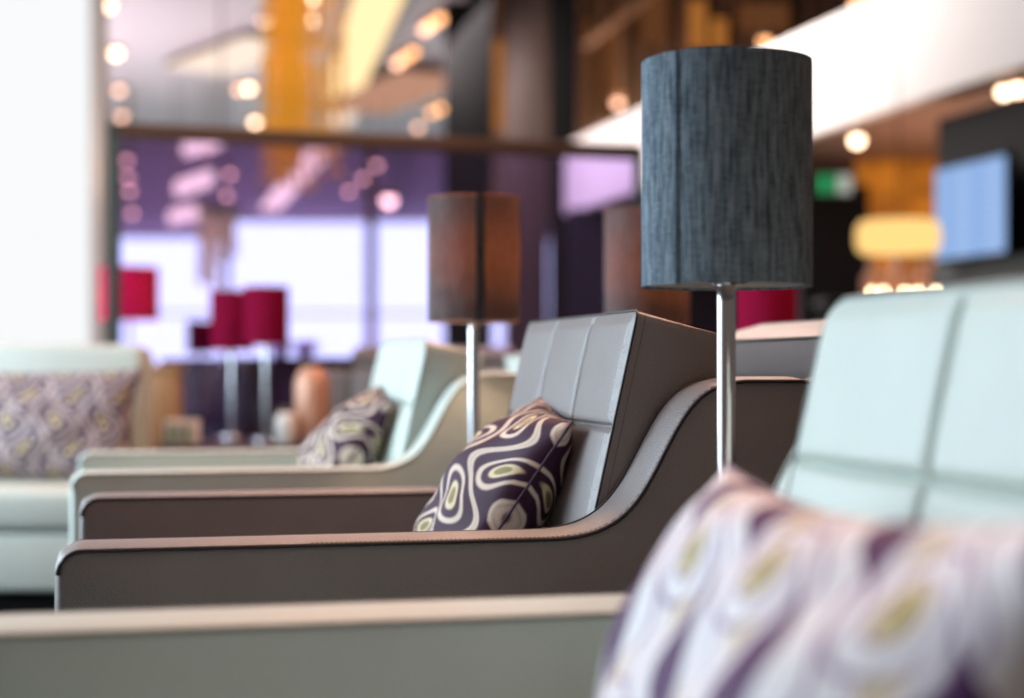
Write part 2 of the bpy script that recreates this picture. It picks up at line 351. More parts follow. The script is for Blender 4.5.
# ------------------------------------------------------------------ ceiling lights
def cable(t, zc, h=0.0):
    if zc-t.location.z-h > .02:
        bm = bmesh.new(); tube(bm, [(0, 0, h), (0, 0, zc-t.location.z)], .008, 6); from_bm('cable', bm, M['rail'], t)
def fixture(name, m, r=0.07):
    t = empty(name); bm = bmesh.new(); lathe(bm, [(r*1.25, 0.02), (r*1.5, 0.02), (r*1.5, r*1.3), (r*1.25, r*1.3)], 16, closed=True)
    from_bm('housing', bm, M['rail'], t)
    bm = bmesh.new(); bmesh.ops.create_icosphere(bm, subdivisions=2, radius=r); from_bm('bulb', bm, m, t, True); return t
protos = {}
def spot(x, y, zc, key, label, group, d=None, r=0.07):
    k = (key, r)
    if d is None: d = (zc-CZ)*FPX/(HY-y); p = at(x, y, d)
    else: p = at(x, y, d)
    if k not in protos: protos[k] = fixture('downlight', M[key], r); t = protos[k]
    else: t = copy_tree(protos[k])
    t.location = p; t['label'] = label; t['category'] = 'ceiling light'; t['group'] = group
    top = 5.5 if zc in (0, 5.42) else (3.02 if zc < 3.02 else 9.0)
    cable(t, top, r*1.3); return t
g1 = 'ceiling downlights over the hall'
for x, y, k, lab in [(108, 5, 'bulb', 'uppermost downlight in the left column of ceiling lights'), (116, 53, 'bulb', 'second downlight down in the left column of ceiling lights'),
    (119, 90, 'bulb_dim', 'dim third downlight in the left column of ceiling lights'), (122, 116, 'bulb_dim', 'dim lowest downlight of the left column, above the partition corner'),
    (265, 19, 'bulb', 'round downlight left of the gold bead chandelier top'), (311, 18, 'bulb', 'bright downlight in front of the gold beads'), (312, -4, 'bulb', 'downlight cut by the top edge over the gold beads'),
    (253, 59, 'bulb', 'bright downlight at the end of the long light panel'), (249, 88, 'bulb', 'downlight beneath the long light panel'), (239, 89, 'bulb_dim', 'dim downlight overlapping the one beneath the light panel'),
    (255, 122, 'bulb', 'bright white downlight just above the partition rail'),
    (441, 18, 'bulb_amber', 'right one of the uppermost amber cluster of downlights'), (431, 24, 'bulb_amber', 'middle one of the uppermost amber cluster of downlights'), (425, 29, 'bulb_dim', 'left dim one of the uppermost amber cluster of downlights'),
    (413, 52, 'bulb_amber', 'right one of the second amber cluster of downlights'), (404, 58, 'bulb_amber', 'middle one of the second amber cluster of downlights'), (397, 63, 'bulb_dim', 'left dim one of the second amber cluster of downlights'),
    (441, 108, 'bulb_amber', 'right one of the amber pair below the peach panel'), (432, 112, 'bulb_amber', 'left one of the amber pair below the peach panel'), (418, 127, 'bulb_dim', 'dim downlight touching the partition rail')]:
    spot(x, y, 5.42, k, lab, g1)
g2 = 'small pendant lights seen through the glass'
for x, y, k, lab, r in [(127, 160, 'bulb_dim', 'uppermost dim light down the left edge of the glass', .06), (128, 177, 'bulb_dim', 'second dim light down the left edge of the glass', .06), (130, 191, 'bulb_dim', 'third dim light down the left edge of the glass', .06), (132, 213, 'bulb_dim', 'lowest dim light down the left edge of the glass', .06),
    (230, 174, 'bulb_dim', 'upper dim light beside the beige beads', .06), (227, 195, 'bulb_dim', 'lower dim light beside the beige beads', .06), (212, 225, 'bulb', 'bright white light over the beige beads', .07),
    (389, 200, 'bulb', 'large bright light left of the middle lampshade', .11), (377, 165, 'bulb_dim', 'upper dim light of a slanting row behind the glass', .06), (363, 178, 'bulb_dim', 'middle dim light of a slanting row behind the glass', .06), (349, 191, 'bulb_dim', 'lower dim light of a slanting row behind the glass', .06), (205, 150, 'bulb_dim', 'dim light on the pale glow behind the glass top', .06)]:
    spot(x, y, 0, k, lab, g2, d=27, r=r)
g3 = 'warm downlights around the white balcony'
spot(618, 103, 9, 'bulb_dim', 'dim amber light above the left tip of the balcony', g3, d=24)
spot(765, 42, 9, 'bulb_amber', 'amber light on the top edge of the balcony right of the lampshade', g3, d=21)
spot(857, 2, 9, 'bulb_amber', 'amber light at the picture top above the balcony', g3, d=21)
spot(857, 140, 2.90, 'bulb', 'round downlight in the brown soffit right of the lampshade', g3, r=0.06)
spot(1004, 92, 2.92, 'bulb', 'left one of the downlight pair above the screen', g3, r=0.05); spot(1018, 89, 2.92, 'bulb', 'right one of the downlight pair above the screen', g3, r=0.05)
def light_bar(name, a, b, wd, hh, m, label):
    a = Vector(a); b = Vector(b); t = (b-a).normalized(); s = Vector((t.y, -t.x, 0)).normalized()
    e = empty(name, a); R = Matrix((( t.x, s.x, 0), (t.y, s.y, 0), (t.z, s.z, 1))); L = (b-a).length
    box('light_diffuser', 0, L, -wd/2, wd/2, 0, hh, m, e, 0.02, R); box('housing', -0.03, L+.03, -wd/2-.03, wd/2+.03, hh, hh+.06, M['bronze'], e, 0, R)
    if min(a.z, b.z) < 5.2:
        for q in (a+(b-a)*.1, a+(b-a)*.9):
            bm = bmesh.new(); tube(bm, [q-a+Vector((0, 0, hh+.05)), (q.x-a.x, q.y-a.y, 5.49-a.z)], .008, 6); from_bm('suspension_cable', bm, M['rail'], e)
    return tag(e, label, 'ceiling light')
def cp(x, y, z=5.34): d = (z-CZ)*FPX/(HY-y); return at(x, y, d)
light_bar('linear_light', cp(198, 72), cp(278, 44), 1.0, .05, M['panel_lit'], 'long pale light panel on the mauve ceiling')
light_bar('linear_light', cp(382, -8), cp(342, 96), 0.62, .07, M['strip'], 'long bright yellow strip light beside the gold beads')
light_bar('linear_light', cp(346, 108), cp(338, 126), 0.5, .07, M['panel_lit'], 'short orange white light at the foot of the strip light')
light_bar('linear_light', cp(352, 112, 5.3), cp(440, 76, 5.3), 1.3, .04, M['peach'], 'soft peach patch of lit ceiling, built as a glowing panel between the amber downlight clusters')  # glowing panel stands in for a patch of lit ceiling
light_bar('linear_light', at(322, 152, 21), at(270, 210, 28.5), 0.34, .06, M['panel_glass'], 'slanting bright light bar seen through the glass')
light_bar('linear_light', at(176, 196, 26), at(212, 184, 26), 0.3, .22, M['panel_glass'], 'lower pale glow seen through the left of the glass')
light_bar('linear_light', at(184, 156, 26), at(222, 146, 26), 0.3, .18, M['panel_glass'], 'upper pale glow seen just under the partition rail')
light_bar('linear_light', at(170, 224, 26), at(205, 216, 26), 0.3, .2, M['panel_glass'], 'faint low glow beside the lowest pendant row')

def beads(name, px0, px1, y1, d, ztop, m, n, label, dy):
    e = empty(name, at((px0+px1)/2, HY, d)); e.location.z = 0; cx = e.location.x
    x0 = (px0-512)/FPX*d-cx; x1 = (px1-512)/FPX*d-cx; bm = bmesh.new()
    for i in range(n):
        x = random.uniform(x0, x1); y = random.uniform(-dy, dy); zb = CZ+(HY-y1)/FPX*d+random.uniform(0, 0.8)
        z = zb; pts = []
        bx(bm, x-.012, x+.012, y-.012, y+.012, zb, ztop)
        while z < ztop-.1:
            r = random.uniform(.03, .055); bmesh.ops.create_icosphere(bm, subdivisions=1, radius=r, matrix=Matrix.Translation((x, y, z))); z += random.uniform(.12, .3)
    s = from_bm('bead_strands', bm, m, e, True); s['kind'] = 'stuff'
    box('ceiling_plate', x0-.03, x1+.03, -dy-.03, dy+.03, ztop, ztop+.06, M['rail'], e)
    bm = bmesh.new(); tube(bm, [(0, 0, ztop+.06), (0, 0, 5.5)], .012, 6); from_bm('cable', bm, M['rail'], e)
    return tag(e, label, 'chandelier')
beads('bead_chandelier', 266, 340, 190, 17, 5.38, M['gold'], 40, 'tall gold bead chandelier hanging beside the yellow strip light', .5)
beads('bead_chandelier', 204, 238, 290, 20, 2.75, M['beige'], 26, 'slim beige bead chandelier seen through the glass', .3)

# ------------------------------------------------------------------ glass partition
pa = at(109, 122, 7.2); pb = at(640, 145, 7.95)
def partition():
    d = (pb-pa); d.z = 0; L = d.length; ang = math.atan2(d.y, d.x); H = 1.915
    t = empty('glass_partition', (pa.x, pa.y, 0), ang)
    box('glass_pane', 0.05, L-.03, -.006, .006, 0.08, H-.07, M['glass'], t)
    box('top_rail', 0.0, L, -.03, .03, H-.07, H, M['rail'], t, .006)
    box('bottom_rail', 0.0, L, -.03, .03, 0, .08, M['rail'], t, .006)
    box('post', -.01, .05, -.03, .03, 0, H-.005, M['post'], t, .006)
    box('post', L-.03, L+.01, -.025, .025, 0, H-.005, M['post'], t, .006)
    return tag(t, 'lilac tinted glass partition with a dark brown frame', 'partition')
partition()

# ------------------------------------------------------------------ armchair
W = 0.875; AW = 0.115
def rail_profile():
    P = [(0.0, 0.10)]
    def arc(cx, cz, r, a0, a1, n=8):
        for i in range(n+1):
            a = math.radians(a0+(a1-a0)*i/n); P.append((cx+r*math.cos(a), cz+r*math.sin(a)))
    arc(0.028, 0.572, 0.028, 180, 90)
    # arm to sweep (bezier)
    def bez(p0, p1, p2, p3, n=14):
        for i in range(1, n+1):
            t = i/n; P.append(tuple((1-t)**3*p0[k]+3*(1-t)**2*t*p1[k]+3*(1-t)*t*t*p2[k]+t**3*p3[k] for k in (0, 1)))
    P.append((0.3, 0.60)); P.append((0.60, 0.60))
    bez((0.60, 0.60), (0.69, 0.60), (0.715, 0.635), (0.745, 0.69))
    bez((0.745, 0.69), (0.785, 0.765), (0.80, 0.795), (0.865, 0.80))
    P.append((0.93, 0.80)); arc(0.945, 0.785, 0.015, 90, 0, 5); P.append((0.96, 0.10))
    return P
PROF = rail_profile()
def arm_mesh(y0, y1):
    bm = bmesh.new(); n = len(PROF); N = 6; rings = []
    for j in range(N+1):   # slight crown across the thickness
        y = y0+(y1-y0)*j/N; u = 2*j/N-1; k = 0.006*(1-u*u)
        rings.append([bm.verts.new((x-(k if i < 6 else 0), y, z+(k if 3 < i < n-4 else 0))) for i, (x, z) in enumerate(PROF)])
    for A, B in zip(rings, rings[1:]):
        for i in range(n): bm.faces.new((A[i], A[(i+1) % n], B[(i+1) % n], B[i]))
    bm.faces.new(rings[0]); bm.faces.new(rings[-1][::-1]); return bm
def cushion_mesh(TOP, rr, sm, hs):
    # front face grid, rear face grid, joined; y 0.12..0.725
    y0, y1 = AW+.006, W-AW-.006; z0 = 0.40; NY, NZ = 150, 116; bm = bmesh.new()
    def fx(z): return 0.652+(z-0.43)*0.225
    def front(s, t):
        z = z0+(TOP-z0)*t; y = y0+(y1-y0)*s
        # corner rounding of the outline
        ed = min(s, 1-s)*(y1-y0); et = (1-t)*(TOP-z0)
        if ed < rr and et < rr:
            dx, dz = rr-ed, rr-et; q = math.hypot(dx, dz)
            if q > rr:
                f = rr/q; y += (dx*(1-f))*(1 if s < .5 else -1); z -= dz*(1-f)
        seams = 0
        for c in sm: seams = max(seams, math.exp(-((s-c)*(y1-y0)/0.0036)**2))
        for c in (TOP-hs, TOP-2*hs): seams = max(seams, 1.25*math.exp(-((z-c)/0.0036)**2))
        px = s/sm[0] if s < sm[0] else ((s-sm[0])/(sm[1]-sm[0]) if s < sm[1] else (s-sm[1])/(1-sm[1])); zz = TOP-z; rows = [(0, hs), (hs, 2*hs), (2*hs, .5)]
        pz = 0.5
        for a, b in rows:
            if a <= zz <= b: pz = (zz-a)/(b-a)
        puff = 0.008*(max(0, math.sin(PI*px))**0.2)*(max(0, math.sin(PI*pz))**0.2)
        edge = min(1, min(ed, et)/0.018)
        return Vector((fx(z)-puff*edge+0.010*seams*edge, y, z))
    def rear(s, t):
        z = z0+(TOP-.034-z0)*t; y = y0+(y1-y0)*s; return Vector((0.80+(z-0.43)*0.195, y, z))
    F = [[bm.verts.new(front(i/NY, j/NZ)) for j in range(NZ+1)] for i in range(NY+1)]
    B = [[bm.verts.new(rear(i/NY, j/NZ)) for j in range(NZ+1)] for i in range(NY+1)]
    for i in range(NY):
        for j in range(NZ):
            bm.faces.new((F[i][j], F[i][j+1], F[i+1][j+1], F[i+1][j])); bm.faces.new((B[i][j], B[i+1][j], B[i+1][j+1], B[i][j+1]))
    for j in range(NZ):
        bm.faces.new((F[0][j], B[0][j], B[0][j+1], F[0][j+1])); bm.faces.new((F[NY][j], F[NY][j+1], B[NY][j+1], B[NY][j]))
    for i in range(NY):
        bm.faces.new((F[i][0], F[i+1][0], B[i+1][0], B[i][0])); bm.faces.new((F[i][NZ], B[i][NZ], B[i+1][NZ], F[i+1][NZ]))
    fp = [F[0][j].co.copy() for j in range(NZ+1)]+[F[i][NZ].co.copy() for i in range(1, NY)]+[F[NY][j].co.copy() for j in range(NZ, -1, -1)]
    rp = [B[0][j].co.copy() for j in range(NZ+1)]+[B[i][NZ].co.copy() for i in range(1, NY)]+[B[NY][j].co.copy() for j in range(NZ, -1, -1)]
    return bm, fp, rp
def make_chair(c):
    L, D, T = M[c], M[c+'_dark'], M[c+'_thread']; t = empty('lounge_armchair')
    bx_base = box('seat_base', 0.035, 0.90, AW, W-AW, 0.10, 0.29, L, t, .008)
    box('plinth', 0.06, 0.90, 0.04, W-.04, 0.0, 0.10, M['black'], t)
    for (a, b, side) in ((0, AW, -1), (W-AW, W, 1)):
        ar = from_bm('arm', arm_mesh(a, b), L, t); bevel(ar, 0.007, 3, 50)
        bm = bmesh.new()
        for yy in (a+.0012, b-.0012):
            tube(bm, [(x, yy, z) for x, z in PROF[1:]], 0.0026, 6)
        from_bm('piping', bm, D, ar, True)
        bm = bmesh.new()                                        # stitching set in from the outer seam
        yy = a+.010 if side < 0 else b-.010
        k = 0.006*(1-(2*.010/AW-1)**2)
        for (p, q) in zip(PROF[10:-6], PROF[11:-5]):
            n = max(1, int(math.hypot(q[0]-p[0], q[1]-p[1])/0.006))
            for i in range(n):
                f = i/n; g = (i+.62)/n
                tube(bm, [(p[0]+(q[0]-p[0])*f, yy, p[1]+(q[1]-p[1])*f+k), (p[0]+(q[0]-p[0])*g, yy, p[1]+(q[1]-p[1])*g+k)], 0.0007, 4)
        from_bm('stitching', bm, T, ar)
    box('back_panel', 0.895, 0.958, AW, W-AW, 0.10, 0.798, L, t, .010)
    # seat cushion with crowned top
    bm = bmesh.new(); NX, NY = 24, 24; V = []
    for i in range(NX+1):
        row = []
        for j in range(NY+1):
            s, q = i/NX, j/NY; row.append(bm.verts.new((0.012+0.70*s, AW+.004+(W-2*AW-.008)*q, 0.425+0.02*(1-(2*s-1)**4)*(1-(2*q-1)**4))))
        V.append(row)
    Bt = [[bm.verts.new((v.co.x, v.co.y, 0.29)) for v in r] for r in V]
    for i in range(NX):
        for j in range(NY):
            bm.faces.new((V[i][j], V[i+1][j], V[i+1][j+1], V[i][j+1])); bm.faces.new((Bt[i][j], Bt[i][j+1], Bt[i+1][j+1], Bt[i+1][j]))
    for i in range(NX):
        for j in (0, NY): bm.faces.new((V[i][j], V[i+1][j], Bt[i+1][j], Bt[i][j]))
    for j in range(NY):
        for i in (0, NX): bm.faces.new((V[i][j], V[i][j+1], Bt[i][j+1], Bt[i][j]))
    sc = from_bm('seat_cushion', bm, L, t); bevel(sc, 0.012, 3, 50)
    bm, fp, rp = cushion_mesh(*((0.896, 0.014, (.33, .667), .16) if c == 'grey' else (0.880, 0.045, (.27, .60), .145))); bc = from_bm('back_cushion', bm, L, t); bevel(bc, 0.005, 2, 50)
    bm = bmesh.new(); tube(bm, fp, 0.002, 6); tube(bm, rp, 0.003, 6); from_bm('piping', bm, D, bc, True)
    bm = bmesh.new(); fs = fp[:117]
    for yy in (AW+.0055,):
        for p, q in zip(fs, fs[1:]):
            if p.z < .55: continue
            a = Vector((p.x+.012, yy, p.z-.003)); b = Vector((q.x+.012, yy, q.z-.003)); tube(bm, [a, a+(b-a)*.62], 0.0007, 4)
    from_bm('stitching', bm, T, bc)
    return t
chair_g = make_chair('grey'); chair_m = make_chair('mint')
u_ = {'grey': False, 'mint': False}
def place_chair(c, x, y, deg, label):
    src = chair_g if c == 'grey' else chair_m
    if u_[c]: src = copy_tree(src)
    u_[c] = True; src.location = (x, y, 0); src.rotation_euler = (0, 0, math.radians(deg))
    return tag(src, label, 'armchair', 'leather lounge armchairs')
def loc(o, lx, ly, lz=0):
    a = o.rotation_euler.z; return Vector((o.location.x+lx*math.cos(a)-ly*math.sin(a), o.location.y+lx*math.sin(a)+ly*math.cos(a), lz))
A = place_chair('grey', -0.538, 1.894, 13.0, 'grey leather armchair in sharp focus with a dark purple cushion')
B = place_chair('mint', -0.280, 0.551, 12.8, 'large pale mint armchair nearest the camera with a white scroll cushion')
C = place_chair('mint', -0.885, 3.22, 14.0, 'mint armchair right behind the sharp grey one, small cushion on it')
D = place_chair('grey', -0.75, 7.17, -90.0, 'blurred dark grey armchair seen from behind, before the glass partition')
# opposite row, back to back: front-corner such that its back panel faces ours
def opposite(c, ly, label, gap=0.05):
    p = loc(A, 0.96+gap+0.96, ly+W); return place_chair(c, p.x, p.y, 13.0+180, label)
E = opposite('grey', 0.02, 'grey armchair facing away, back to back with the sharp grey one', 0.03)
F = opposite('mint', 1.66, 'mint armchair facing away, behind the middle lampshade pole', 0.05)

# ------------------------------------------------------------------ armless mint sofa at left, faces the camera
def sofa():
    t = empty('armless_sofa', (-1.29, 4.95, 0), math.radians(-1)); L = M['mint']; w = 1.25
    box('plinth', -w+.04, -.04, .06, .75, 0, .12, M['black'], t)
    box('base', -w, 0, 0, .80, .12, .30, L, t, .015)
    box('seat_cushion', -w+.005, -.005, -.01, .60, .305, .435, L, t, .03)
    R = Matrix.Rotation(math.radians(-10), 3, 'X')
    bm = bmesh.new(); NX = 40
    b = box('backrest', -w+.005, -.005, .0, .16, -.12, .44, L, t, .04, R); b.location = (0, .58, .47)
    return tag(t, 'armless mint sofa at the far left holding a long patterned cushion', 'sofa')
sofa()

# ------------------------------------------------------------------ cushions
def pillow_mesh(w, h, T, seed=0, n=40, sag=0.075):
    rnd = random.Random(seed); bm = bmesh.new(); uvl = bm.loops.layers.uv.new('UVMap'); G1, G2 = [], []
    ph = [rnd.uniform(0, 6) for _ in range(6)]
    def pos(i, j, side):
        u = -1+2*i/n; v = -1+2*j/n
        pin = 1-sag*(1-u*u)*abs(v)**3 ; pin2 = 1-0.075*(1-v*v)*abs(u)**3
        th = T/2*(max(0, (1-u**2))**0.52)*(max(0, (1-v**2))**0.52)
        wr = 0.010*math.sin(3*u+2.4*v+ph[0])+0.006*math.sin(5*u-4*v+ph[1])+0.0035*math.sin(11*u+9*v+ph[2])
        wr *= (1-u**4)*(1-v**4)
        return Vector((u*w/2*pin2, side*(th+(wr if side > 0 else 0)), v*h/2*pin))
    for side, Gd in ((1, G1), (-1, G2)):
        for i in range(n+1):
            row = []
            for j in range(n+1):
                if side < 0 and (i in (0, n) or j in (0, n)): row.append(G1[i][j])
                else: row.append(bm.verts.new(pos(i, j, side)))
            Gd.append(row)
        for i in range(n):
            for j in range(n):
                q = [(i, j), (i+1, j), (i+1, j+1), (i, j+1)]
                f = bm.faces.new([Gd[a][b] for a, b in q])
                for lp, (a, b) in zip(f.loops, q): lp[uvl].uv = (a/n*w/0.4, b/n*h/0.4)
    per = [G1[i][0].co.copy() for i in range(n)]+[G1[n][j].co.copy() for j in range(n)]+[G1[i][n].co.copy() for i in range(n, 0, -1)]+[G1[0][j].co.copy() for j in range(n, 0, -1)]
    return bm, per
def pillow(m, w, h, T, loc_, yaw, tilt, roll, label, seed, edge, sag=0.075):
    # local: x = width, +y = front normal, z = up the pillow
    bm, per = pillow_mesh(w, h, T, seed, sag=sag); me = bpy.data.meshes.new('scatter_cushion'); bmesh.ops.recalc_face_normals(bm, faces=bm.faces[:]); bm.to_mesh(me); bm.free()
    o = link('scatter_cushion', me, m, None, True)
    b2 = bmesh.new(); tube(b2, per, 0.0022, 6, True); from_bm('piping', b2, edge, o, True)
    R = Matrix.Rotation(yaw, 4, 'Z') @ Matrix.Rotation(tilt, 4, 'X') @ Matrix.Rotation(roll, 4, 'Y')
    o.matrix_world = Matrix.Translation(loc_) @ R
    return tag(o, label, 'cushion')
M['edge'] = mat('plum_piping', (70, 44, 66), 0.7); M['edge_cream'] = mat('mauve_piping', (130, 104, 120), 0.7)
# front normal must point to -u (towards the left): yaw of +y axis -> 90+TH, plus a turn to the camera
rad = math.radians
pillow(M['tex_dark'], .35, .37, .155, loc(A, .620, .425, .605), rad(90+13-5), rad(33), rad(-7), 'dark purple scroll cushion in focus on the grey armchair', 3, M['edge'])
pillow(M['tex_light'], .56, .36, .17, loc(B, .535, .352, .580), rad(90+12+0), rad(24), rad(1), 'white and purple scroll cushion closest to the camera', 5, M['edge_cream'], .15)
pillow(M['tex_dark'], .36, .36, .15, loc(C, .61, .44, .61), rad(90+14-2), rad(34), rad(-7), 'blurred purple scroll cushion on the second mint armchair', 8, M['edge'])
pillow(M['tex_far'], .80, .38, .14, (-1.66, 5.40, .622), rad(180), rad(14), 0, 'long muted scroll cushion leaning on the armless sofa', 9, M['edge'])

# ------------------------------------------------------------------ lamps and side tables
def side_table(p, ht, label, x0=-.22, x1=.22, y0=-.17, y1=.17, rz=rad(13)):
    t = empty('side_table', (p[0], p[1], 0), rz)
    box('tabletop', x0, x1, y0, y1, ht-.03, ht, M['darkwood'], t, .004)
    for sx in (x0+.03, x1-.03):
        for sy in (y0+.03, y1-.03): box('leg', sx-.015, sx+.015, sy-.015, sy+.015, 0, ht-.03, M['darkwood'], t, .002)
    return tag(t, label, 'side table', 'side tables under the lamps')
def lamp(p, base, zb, H, R, fab, band, label, power, seam, pr=0.0105, name='table_lamp'):
    t = empty(name, (p[0], p[1], base)); zb -= base
    bm = bmesh.new(); lathe(bm, [(R*.6, 0), (R*.62, .004), (R*.62, .012), (R*.58, .016), (pr*1.3, .018)], 48); from_bm('base', bm, M['chrome'], t, True)
    cyl('pole', pr, .015, zb+.012, M['chrome'], t)
    # mounting plate under the bulb
    bm = bmesh.new(); lathe(bm, [(pr*1.5, zb+.002), (R*.26, zb+.004), (R*.26, zb+.010), (pr*1.5, zb+.014)], 32); from_bm('mounting_plate', bm, M['chrome'], t, True)
    bm = bmesh.new()
    for k in range(3):
        a = 2*PI*k/3+.6; tube(bm, [(0, 0, zb+.02), (math.cos(a)*(R-.004), math.sin(a)*(R-.004), zb+.02)], .0015, 6)
    from_bm('spider', bm, M['chrome'], t)
    sh = None
    bm = bmesh.new(); lathe(bm, [(R, zb), (R, zb+H), (R-.0015, zb+H), (R-.0015, zb)], 96, closed=True); sh = from_bm('lamp_shade', bm, M[fab], t, True)
    for p_ in sh.data.polygons: p_.use_smooth = True
    sh.modifiers.new('es', 'EDGE_SPLIT').split_angle = rad(40)
    bm = bmesh.new(); lathe(bm, [(R-.0017, zb+.003), (R-.0017, zb+H-.003), (R-.0022, zb+H-.003), (R-.0022, zb+.003)], 96, closed=True)
    from_bm('lining', bm, M['lining_t'], sh, True)
    # overlapped vertical seam
    bm = bmesh.new(); a0 = seam; da = band/R; n = 6; pts = []
    for rr in (R-.0003, R+.0008):
        pts.append([[bm.verts.new((rr*math.cos(a0+da*i/n), rr*math.sin(a0+da*i/n), z)) for z in (zb, zb+H)] for i in range(n+1)])
    for i in range(n):
        for s in (0, 1): bm.faces.new((pts[s][i][0], pts[s][i+1][0], pts[s][i+1][1], pts[s][i][1]))
    for i in range(n):
        for z in (0, 1): bm.faces.new((pts[0][i][z], pts[0][i+1][z], pts[1][i+1][z], pts[1][i][z]))
    for i in (0, n): bm.faces.new((pts[0][i][0], pts[0][i][1], pts[1][i][1], pts[1][i][0]))
    from_bm('seam', bm, M['shade_band'] if fab.startswith('shade') else M[fab], sh)
    bm = bmesh.new(); bmesh.ops.create_uvsphere(bm, u_segments=16, v_segments=10, radius=.024, matrix=Matrix.Translation((0, 0, zb+.09)))
    lathe(bm, [(.011, zb+.014), (.011, zb+.075)], 12)
    from_bm('bulb', bm, M['shadebulb'] if power else M['lining'], t, True)
    if power:
        l = bpy.data.lights.new('bulb_light', 'POINT'); l.energy = power; l.color = (1, .66, .44); l.shadow_soft_size = .03
        lo = bpy.data.objects.new('bulb_light', l); COL.objects.link(lo); lo.parent = t; lo.location = (0, 0, zb+.13)
    return tag(t, label, 'lamp')
def lining():
    m = bpy.data.materials.new('shade_lining'); m.use_nodes = True; N = m.node_tree.nodes; L = m.node_tree.links; N.remove(N['Principled BSDF'])
    d = N.new('ShaderNodeBsdfDiffuse'); d.inputs[0].default_value = (.8, .78, .74, 1); t = N.new('ShaderNodeBsdfTranslucent'); t.inputs[0].default_value = (.8, .78, .74, 1)
    s = N.new('ShaderNodeMixShader'); s.inputs[0].default_value = .5; L.new(d.outputs[0], s.inputs[1]); L.new(t.outputs[0], s.inputs[2]); L.new(s.outputs[0], N['Material Output'].inputs[0]); return m
M['lining_t'] = lining()
ZB = 0.909
def P(x, d): return ((x-512)/FPX*d, d)
p1 = P(726.5, 1.8); p2 = P(474, 3.25); p3 = P(647, 3.5)
lamp(p1, .50, ZB, .252, .0955, 'shade_cool', .004, 'tall slate grey drum lamp in front, between the two nearest armchairs', 0.0, rad(228))
lamp(p2, .50, ZB, .252, .0935, 'shade', .017, 'slate drum lamp with a warm glow behind the sharp grey armchair', 9, rad(274))
lamp(p3, .50, ZB, .252, .0935, 'shade', .017, 'glowing slate drum lamp half hidden behind the nearest lampshade', 9, rad(30))
side_table(p1, .50, 'dark side table between the two nearest armchairs, under the front lamp'); side_table(p2, .50, 'dark side table between the sharp grey and second mint armchairs', -.25, .17, -.27, .07); side_table(p3, .50, 'dark side table in the facing-away row, under the half-hidden lamp', -.09, .35, -.30, .13)
pm = P(766, 5.0); lamp(pm, .50, ZB, .252, .0935, 'crimson', .01, 'crimson drum lamp seen under the nearest grey lampshade', 0.5, 0); side_table(pm, .50, 'dark side table under the crimson lamp of the facing-away row')
pr_ = P(266, 6.75); lamp(pr_, .50, ZB+.0, .245, .0945, 'crimson', .01, 'crimson drum lamp, the largest of the distant left group', 0.6, 0); side_table(pr_, .50, 'side table under the two largest distant crimson lamps', -.30, .10, -.12, .42, 0)
pr2 = P(232, 7.05); lamp(pr2, .50, ZB-.02, .262, .0945, 'crimson', .01, 'crimson drum lamp half behind the largest distant one', 0.5, 0)
pr3 = P(200, 11.2); lamp(pr3, .50, ZB, .225, .09, 'crimson', .01, 'small dark crimson lamp left of the distant pair', 0.3, 0); side_table(pr3, .50, 'side table under the small dark crimson lamp', rz=0)
pr4 = P(129, 8.0); lamp(pr4, .60, 1.05, .262, .145, 'red', .01, 'wide bright red lamp behind the partition post', 18, 0, name='table_lamp'); side_table(pr4, .60, 'side table under the bright red lamp behind the partition')
# ------------------------------------------------------------------ middle distance clutter
t = empty('side_cabinet', at(222, HY, 8.7)); t.location.z = 0; box('plinth', -.3, .3, .03, .37, 0, .08, M['black'], t)
box('carcass', -.34, .34, 0, .4, .08, .86, M['indigo'], t, .01); box('door', -.33, -.005, -.02, 0, .1, .84, M['indigo'], t, .004); box('door', .005, .33, -.02, 0, .1, .84, M['indigo'], t, .004)
tag(t, 'dark indigo cabinet under the distant crimson lamps', 'cabinet')
t = empty('wooden_pedestal', (-1.35, 6.25, 0)); box('post', -.055, .055, -.055, .055, 0, .80, M['tan'], t, .006); box('top', -.065, .065, -.065, .065, .80, .825, M['tan'], t, .004)
tag(t, 'tan wooden pedestal right of the armless sofa', 'pedestal')
t = empty('low_table', (-1.12, 5.9, 0)); box('tabletop', -.16, .16, -.16, .16, .50, .53, M['darkwood'], t, .004); box('stem', -.03, .03, -.03, .03, .02, .50, M['darkwood'], t); box('foot', -.13, .13, -.13, .13, 0, .02, M['darkwood'], t)
tag(t, 'small dark table holding the white napkin box', 'table')
t = empty('napkin_box', (-1.20, 5.82, .53)); box('box_body', -.058, .058, -.05, .05, 0, .095, M['cupwhite'], t, .008)
for k in range(3): box('printed_stripe', -.045+k*.034, -.029+k*.034, -.052, -.0495, .02, .07, M['cupgreen'], t)
tag(t, 'white box with pale green print on the small dark table', 'box')
def vase(x, y, d, r, h, z, m, label):
    t = empty('canister', (*P(x, d), z)); bm = bmesh.new(); lathe(bm, [(r*.8, 0), (r*.95, h*.1), (r, h*.4), (r, h*.8), (r*.7, h*.97), (r*.5, h)], 32); from_bm('body', bm, m, t, True)
    cyl('lid', r*.5, h, h+.02, M['rail'], t); return tag(t, label, 'canister')
t = empty('console_table', (*P(300, 5.9), 0)); box('tabletop', -.14, .14, -.13, .13, .50, .53, M['darkwood'], t, .004); box('leg', -.12, -.09, -.1, .1, 0, .5, M['darkwood'], t); box('leg', .09, .12, -.1, .1, 0, .5, M['darkwood'], t)
tag(t, 'dark console table carrying the tan stand-in', 'table')
vase(312, 0, 5.93, .065, .285, .53, M['warm_tan'], 'rounded tan stand-in for a warmly lit chair side, left of the blurred grey armchair')  # canister shape stands in for a chair side lit warm
vase(286, 0, 5.86, .04, .12, .53, M['cupwhite'], 'short white canister at the foot of the tan stand-in')
